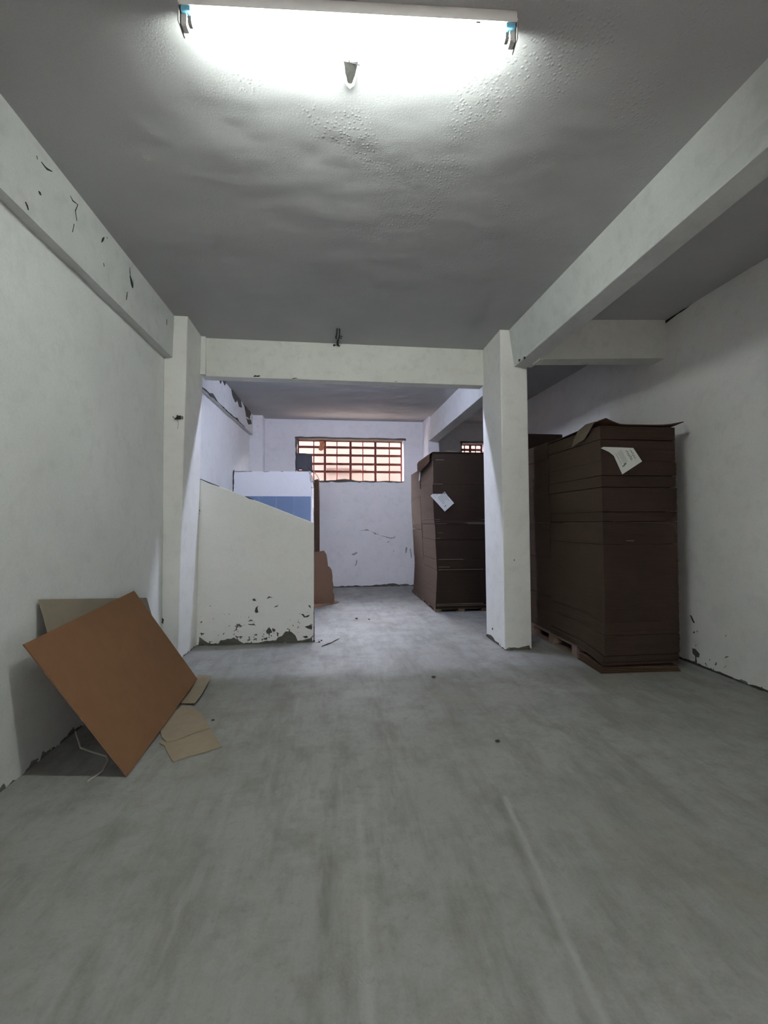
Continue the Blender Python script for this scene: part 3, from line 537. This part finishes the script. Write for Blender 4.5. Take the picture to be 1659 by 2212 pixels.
# centre stacks
def xoffC(z):
    pts = [(0, 0.014), (0.3, 0.03), (0.56, 0.045), (0.9, 0.03), (1.3, 0.009), (1.78, -0.012), (2.4, -0.012)]
    for (a, u), (b, v) in zip(pts[:-1], pts[1:]):
        if a <= z <= b: return u+(v-u)*(z-a)/(b-a)
    return 0.0
pallet('wooden pallet under the paler stack left of the column', 1.485, 2.28, 6.33, 7.25, 0.05)
stack('paler cardboard stack left of the column with a paper tag', 1.468, 2.30, 6.30, 7.22, [0.052, 0.62, 0.77, 1.062, 1.293, 1.355, 1.874, 2.231, 2.335], M_STACKC, M_SIDEC, xoff=xoffC,
      torn=[(2.231, 1.50, 1.62), (1.874, 1.47, 1.60), (1.355, 1.49, 1.56), (1.327, 1.49, 1.55), (1.31, 1.95, 2.2), (1.293, 1.49, 1.66), (1.296, 1.9, 2.1), (1.16, 1.52, 1.60), (1.08, 1.51, 1.56), (0.77, 1.53, 1.9), (0.66, 1.53, 1.7), (0.62, 1.53, 2.2), (0.12, 1.5, 2.2), (0.098, 1.49, 2.25)])
pallet('wooden pallet by the back wall under the rear stack', 1.485, 2.28, 7.29, 8.25, 0.05)
stack('paler cardboard stack behind the tagged one near the back wall', 1.475, 2.28, 7.26, 8.12, [0.052, 0.7, 1.2, 1.75, 2.215], M_STACKC, M_SIDEC, xoff=xoffC)
g = []
for i in range(18):                       # top sheet rolled down over the left edge
    t = i/17
    if t < 0.5: a = (1-t/0.5)*1.45; x, z = 1.470-0.068*math.sin(a), 2.275+0.068*math.cos(a)
    else: x, z = 1.470+(t-0.5)/0.5*0.83, 2.343
    g.append([(x, y, z-0.003*(j == 0)) for j, y in enumerate((6.288, 6.6, 6.95, 7.22))])
g.insert(0, [(1.405, y, 2.20-0.03*j) for j, y in enumerate((6.30, 6.6, 6.95, 7.22))])
tag(B().slab(g, (0.003, 0, 0.006)).build('cardboard_sheet', M_CARDD, origin=(1.9, 6.75, 2.34), smooth=False), 'top sheet rolled over the edge of the paler tagged stack', 'cardboard')
# paper tags
def paper(name, label, pts, y, m, marks):
    t = thing(name, label, 'paper tag', (pts[0][0], y, min(p[1] for p in pts)))
    n = len(pts); cx = sum(p[0] for p in pts)/n; cz = sum(p[1] for p in pts)/n
    vs = [(x, y-0.004-0.010*(1.96-z if z < 1.96 else 0), z) for x, z in pts]
    sheet = B().prism(vs, (0, 0.0012, 0)).build('sheet', m, t)
    for poly, mm in marks:
        B().prism([(x, y-0.0048-0.010*(1.96-z if z < 1.96 else 0), z) for x, z in poly], (0, 0.0006, 0)).build('printed_mark', mm, sheet)
    return t
def line_marks(p, d, n, gap, L, w, m, jit=0.3):
    d = Vector(d).normalized(); e = Vector((-d.y, d.x)); out = []
    for i in range(n):
        a = Vector(p)+e*gap*i; l = L*random.uniform(1-jit, 1); b = a+d*l
        out.append(([tuple(a), tuple(b), tuple(b+e*w), tuple(a+e*w)], m))
    return out
def scribble(p, d, L, amp, w, m, n=9):
    d = Vector(d).normalized(); e = Vector((-d.y, d.x)); out = []; q = Vector(p)
    for i in range(n):
        r = Vector(p)+d*L*(i+1)/n+e*amp*(1 if i % 2 else -1)*random.uniform(0.4, 1); k = (r-q).normalized(); k = Vector((-k.y, k.x))*w
        out.append(([tuple(q-k), tuple(r-k), tuple(r+k), tuple(q+k)], m)); q = r
    return out
dR = (0.50, -0.86)
paper('paper_tag', 'white paper tag with handwriting on the nearest stack', [(2.322, 1.948), (2.345, 1.960), (2.50, 1.958), (2.627, 1.955), (2.708, 1.837), (2.517, 1.721), (2.442, 1.883), (2.40, 1.915)], 3.578, M_PAPER,
      line_marks((2.455, 1.905), dR, 1, 0.02, 0.15, 0.006, M_INK2)+line_marks((2.475, 1.915), dR, 4, 0.012, 0.14, 0.005, M_INK2)+scribble((2.56, 1.935), dR, 0.10, 0.016, 0.0022, M_INK, 11)+scribble((2.595, 1.945), dR, 0.10, 0.014, 0.0020, M_INK, 9)
      + [([(2.538, 1.800), (2.560, 1.812), (2.553, 1.826), (2.531, 1.814)], M_INK), ([(2.522, 1.785), (2.545, 1.797), (2.540, 1.806), (2.517, 1.794)], M_INK)])
dC = (0.62, -0.78)
paper('paper_tag', 'white printed paper tag on the paler stack left of the column', [(1.415, 1.700), (1.445, 1.727), (1.649, 1.729), (1.766, 1.593), (1.626, 1.471)], 6.285, M_PAPER2,
      line_marks((1.52, 1.68), dC, 6, 0.024, 0.15, 0.014, M_INK2, 0.4)+line_marks((1.50, 1.70), (0.6, 0.45), 1, 0.01, 0.04, 0.006, M_INK)+[([(1.625, 1.535), (1.648, 1.556), (1.640, 1.566), (1.617, 1.545)], M_INK)]+line_marks((1.455, 1.712), dC, 1, 0.01, 0.05, 0.004, M_INK, 0))
tg = B().slab([[(1.440-0.012*k, 7.06+0.10*j-0.02*k, 2.31-0.30*k/3-0.02*j) for j in range(2)] for k in range(4)], (0.0015, 0, 0))
tag(tg.build('paper_slip', M_PAPER, origin=(1.45, 7.1, 2.0)), 'narrow white paper slip hanging on the side of the paler stack', 'paper slip')

# ------------------------------------------------------------------ cardboard leaning at the left wall
A_, B_, C_, D_ = Vector((-1.545, 3.66, 0.782)), Vector((-1.515, 2.375, 0.712)), Vector((-1.082, 3.719, 0.058)), Vector((-1.053, 2.439, 0.003))
nrm = (B_-D_).cross(C_-D_).normalized(); nrm = nrm if nrm.x > 0 else -nrm
g = []
for i in range(9):
    r = []
    for j in range(9):
        u, v = i/8, j/8; p = D_*(1-u)*(1-v)+C_*u*(1-v)+B_*(1-u)*v+A_*u*v; r.append(p+nrm*(0.012*math.sin(math.pi*v)*math.sin(math.pi*u)))
    g.append(r)
tag(B().slab(g, -nrm*0.006).build('cardboard_sheet', M_CARD, origin=(-1.05, 2.44, 0)), 'large brown cardboard sheet leaning on its corner against the left wall', 'cardboard')
TL, TR = Vector((-1.592, 2.605, 0.893)), Vector((-1.585, 3.985, 0.672)); dn = Vector((0.30, -0.10, -0.885))
g = []
for i in range(7):
    r = []
    for j in range(6):
        v = j/5; p = TL*(1-i/6)+TR*(i/6)+dn*v*((0.50, 0.72, 0.9, 1.0, 0.92, 0.84, 0.75)[i]); p.x = max(p.x, -1.598+0.0*v); p.z = max(p.z, 0.004); r.append(p)
    g.append(r)
nb = (TR-TL).cross(dn).normalized(); nb = nb if nb.x > 0 else -nb
tag(B().slab(g, nb*0.005).build('cardboard_sheet', M_CARD2, origin=(-1.3, 3.2, 0)), 'greyish cardboard sheet behind the large brown one at the left wall', 'cardboard')
tag(B().prism([(x, y, 0.002) for x, y in ragged([(-1.023, 2.774), (-0.975, 2.742), (-0.942, 2.672), (-0.898, 2.603), (-0.865, 2.551), (-0.799, 2.594), (-0.718, 2.641), (-0.643, 2.692), (-0.72, 2.835), (-0.783, 2.939), (-0.86, 3.0), (-1.0, 2.95)], 0.06, 0.004)], (0, 0, 0.005)).build('cardboard_scrap', M_SCRAP, origin=(-0.85, 2.75, 0)), 'flat pale cardboard scrap on the floor, lower of two', 'cardboard')
gs = ragged([(-1.069, 2.918), (-1.027, 2.829), (-0.98, 2.778), (-0.926, 2.789), (-0.883, 2.838), (-0.83, 2.888), (-0.774, 2.925), (-0.887, 3.149), (-0.979, 3.268), (-1.049, 3.302), (-1.082, 3.197), (-1.095, 3.05)], 0.06, 0.004)
tag(B().prism([(x, y, 0.0085+0.012*max(0, -(x+0.95))) for x, y in gs], (0, 0, 0.005)).build('cardboard_scrap', M_SCRAP, origin=(-0.95, 3.0, 0)), 'torn pale cardboard scrap lying over the lower scrap beside the brown sheet', 'cardboard')
g = [[(-1.127, 3.90, 0.03), (-1.011, 3.855, 0.03)], [(-1.117, 3.70, 0.020), (-0.990, 3.66, 0.028)], [(-1.10, 3.50, 0.010), (-0.975, 3.45, 0.024)], [(-1.09, 3.36, 0.005), (-0.978, 3.31, 0.020)]]
tag(B().slab(g, (0, 0, 0.005)).build('cardboard_scrap', M_SCRAP, origin=(-1.05, 3.6, 0)), 'narrow pale cardboard strip beside the right corner of the brown sheet', 'cardboard')
tag(B().tube([(-1.534, 2.867, 0.06), (-1.439, 2.743, 0.02), (-1.351, 2.699, 0.012), (-1.253, 2.647, 0.010), (-1.225, 2.60, 0.006), (-1.205, 2.50, 0.005), (-1.23, 2.41, 0.005)], 0.005, 6).build('packing_strap', M_STRAW, origin=(-1.3, 2.65, 0)), 'bent pale packing strap in the shadow of the leaning cardboard', 'strap')

# ------------------------------------------------------------------ ceiling light
def batten_light(label, Lp, Rp, C0, tube_mat, clips=True):
    ax = (Rp-Lp).normalized(); pr = Vector((-ax.y, ax.x, 0)); LL = (Rp-Lp).length
    def bar(s0, s1, w0, w1, z0, z1):
        q = [Lp+ax*s0+pr*w0, Lp+ax*s1+pr*w0, Lp+ax*s1+pr*w1, Lp+ax*s0+pr*w1]
        return B().hexa([(p.x, p.y, C0+z0) for p in q], [(p.x, p.y, C0+z1) for p in q])
    mid = (Lp+Rp)/2
    lt = thing('fluorescent_light', label, 'ceiling light', (mid.x, mid.y, C0), 'fluorescent battens')
    ch = bar(0, LL, -0.028, 0.028, -0.046, 0).build('channel', M_ENAM, lt, bevel=0.003)
    bar(0.0, LL, -0.032, -0.027, -0.054, -0.038).build('channel_lip', M_ENAM, lt)
    ta, te = Lp+ax*0.030, Lp+ax*(LL-0.030); zt = C0-0.086
    tb = B().tube([(ta.x, ta.y, zt), (te.x, te.y, zt)], 0.0155, 12).build('tube', tube_mat, lt, smooth=True)
    for p, d in ((ta, 1), (te, -1)):
        q = p+ax*0.014*d; B().tube([(p.x, p.y, zt), (q.x, q.y, zt)], 0.0162, 20).build('end_cap', M_STEEL, tb, smooth=False)
    for s, d in ((0.0, 1), (LL, -1)):
        a, c = sorted((s, s+0.004*d)); bar(a, c, -0.032, 0.030, -0.118, -0.046).build('end_plate', M_STEEL, lt)
        a, c = sorted((s+0.004*d, s+0.030*d)); bar(a, c, -0.017, 0.017, -0.115, -0.046).build('lamp_holder', M_ENAM, lt, bevel=0.004, seg=1)
        a, c = sorted((s+0.008*d, s+0.046*d)); bar(a, c, -0.030, -0.004, -0.072, -0.047).build('socket_block', M_BLUE, lt, bevel=0.003, seg=1)
    if clips:
        hp = Lp+ax*(LL-0.09)-pr*0.022
        B().tube([(hp.x, hp.y, C0-0.046), (hp.x, hp.y, C0-0.063)]+[(hp.x+0.012*math.sin(a), hp.y, C0-0.072-0.010*math.cos(a)) for a in (0, .5, 1, 1.5, 2)], 0.0018, 6).build('wire_clip', M_STEEL, lt)
        hp = Lp+ax*0.12-pr*0.022
        B().tube([(hp.x, hp.y, C0-0.046), (hp.x+0.004, hp.y, C0-0.065), (hp.x-0.008, hp.y, C0-0.068)], 0.0018, 6).build('wire_clip', M_STEEL, lt)
        bar(LL-0.165, LL-0.148, -0.034, -0.024, -0.068, -0.062).build('wire_clip', M_BLACK, lt)
C0 = 3.308
batten_light('lit fluorescent batten light with white channel on the front ceiling', Vector((-0.575, 1.712, 0)), Vector((0.722, 1.626, 0)), C0, M_TUBE)
batten_light('cool white batten light hidden behind the cross beam in the back bay', Vector((-0.38, 5.175, 0)), Vector((0.92, 5.175, 0)), 3.336, M_TUBE2, False)

# broken fixing holes in the ceiling
hb = thing('ceiling_fixing', 'broken fixing hole with white rim in ceiling below the lit tube', 'fixing', (0.08, 1.9, C0))
B().prism([(x, y, C0+0.004) for x, y in ragged([(0.052, 1.865), (0.108, 1.862), (0.102, 1.92), (0.094, 1.952), (0.066, 1.955), (0.058, 1.91)], 0.02, 0.003)], (0, 0, -0.007)).build('hole_patch', M_CRACK, hb)  # flat patch, no recess: the hole's shade is put into its dark colour
B().tube([(0.056, 1.93, C0-0.003), (0.066, 1.957, C0-0.006), (0.08, 1.967, C0-0.008), (0.094, 1.958, C0-0.006), (0.104, 1.92, C0-0.003), (0.110, 1.875, C0-0.002)], [0.004, 0.006, 0.008, 0.006, 0.004, 0.002], 6).build('plaster_rim', M_CHALK, hb)
B().tube([(0.085, 1.868, C0-0.002), (0.10, 1.858, C0-0.012), (0.118, 1.862, C0-0.016)], 0.0025, 5).build('wire_end', M_WIRE, hb)
B().tube([(0.076, 1.868, C0-0.002), (0.070, 1.85, C0-0.010)], 0.002, 5).build('wire_end', M_WIRE, hb)
hw = thing('ceiling_wires', 'blackened wire stubs hanging from the ceiling at the cross beam', 'wires', (0.05, 4.7, C0))
B().tube([(0.046, 4.50, C0-0.002), (0.044, 4.60, C0-0.012), (0.036, 4.70, C0-0.010), (0.040, 4.76, C0-0.004)], [0.006, 0.007, 0.010, 0.006], 6).build('wire', M_WIRE, hw)
B().tube([(0.070, 4.50, C0-0.002), (0.074, 4.58, C0-0.012), (0.072, 4.68, C0-0.012), (0.062, 4.76, C0-0.008), (0.054, 4.83, C0-0.02)], [0.008, 0.006, 0.007, 0.009, 0.012], 6).build('wire', M_WIRE, hw)
B().tube([(0.075, 4.66, C0-0.008), (0.105, 4.66, C0-0.015)], 0.004, 5).build('wire', M_WIRE, hw); B().tube([(0.075, 4.70, C0-0.008), (0.098, 4.72, C0-0.012)], 0.005, 5).build('wire', M_WIRE, hw)
B().tube([(0.056, 4.80, C0-0.005), (0.055, 4.845, C0-0.03), (0.078, 4.862, C0-0.036)], [0.012, 0.014, 0.006], 6).build('wire', M_WIRE, hw)
B().tube([(0.008, 4.868, C0-0.030), (0.022, 4.868, C0-0.024), (0.035, 4.872, C0-0.018)], [0.012, 0.010, 0.004], 6).build('knot', M_BLACK, hw)
# clamp on the left pillar
kc = thing('pillar_clamp', 'black broken pipe clamp fixed on the left pillar', 'clamp', (-1.466, 4.39, 2.32))
B().box(-1.474, -1.424, 4.375, 4.392, 2.308, 2.336).build('plate', M_STEEL, kc, bevel=0.003, seg=1)
B().prism([(x, 4.368, z) for x, z in [(-1.500, 2.300), (-1.470, 2.302), (-1.448, 2.304), (-1.440, 2.312), (-1.443, 2.338), (-1.462, 2.336), (-1.480, 2.346), (-1.476, 2.330), (-1.486, 2.318)]], (0, 0.014, 0)).build('jaw', M_BLACK, kc)
B().tube([(-1.478, 4.376, 2.304), (-1.495, 4.372, 2.308), (-1.516, 4.372, 2.328)], 0.003, 5).build('wire_end', M_WIRE, kc)
B().tube([(-1.474, 4.380, 2.302), (-1.466, 4.384, 2.26), (-1.474, 4.384, 2.21)], 0.0012, 5).build('thread', M_WIRE, kc)

# ------------------------------------------------------------------ grit on the floor
def pebble(x, y, r, label, flat=0.5):
    b = B(); bm = bmesh.new(); bmesh.ops.create_icosphere(bm, subdivisions=2, radius=r)
    for v in bm.verts: v.co *= random.uniform(0.8, 1.1); v.co.z *= flat
    zm = min(v.co.z for v in bm.verts)
    b.add([(x+v.co.x*1.2, y+v.co.y, v.co.z-zm) for v in bm.verts], [[v.index for v in f.verts] for f in bm.faces]); bm.free()
    tag(b.build('pebble', M_GRIT, origin=(x, y, 0), smooth=True), label, 'pebble')
pebble(0.843, 3.664, 0.016, 'dark pebble on the floor in front of the column')
pebble(0.971, 2.55, 0.013, 'dark pebble on the floor, the nearest one')
pebble(0.319, 6.035, 0.016, 'dark pebble on the bright floor patch, left of two')
pebble(0.486, 5.983, 0.014, 'dark pebble on the bright floor patch, right of two', 0.35)
pebble(-0.79, 3.06, 0.008, 'tiny dark pebble beside the pale cardboard scraps')
tag(B().tube([(-0.117, 4.729, 0.004), (-0.06, 4.80, 0.006), (-0.01, 4.87, 0.004), (0.03, 4.94, 0.007), (0.072, 5.024, 0.004)], [0.004, 0.006, 0.004, 0.005, 0.002], 6).build('twig', M_GRIT, origin=(-0.02, 4.87, 0)), 'thin dark twig on the floor beside the partition foot', 'twig')
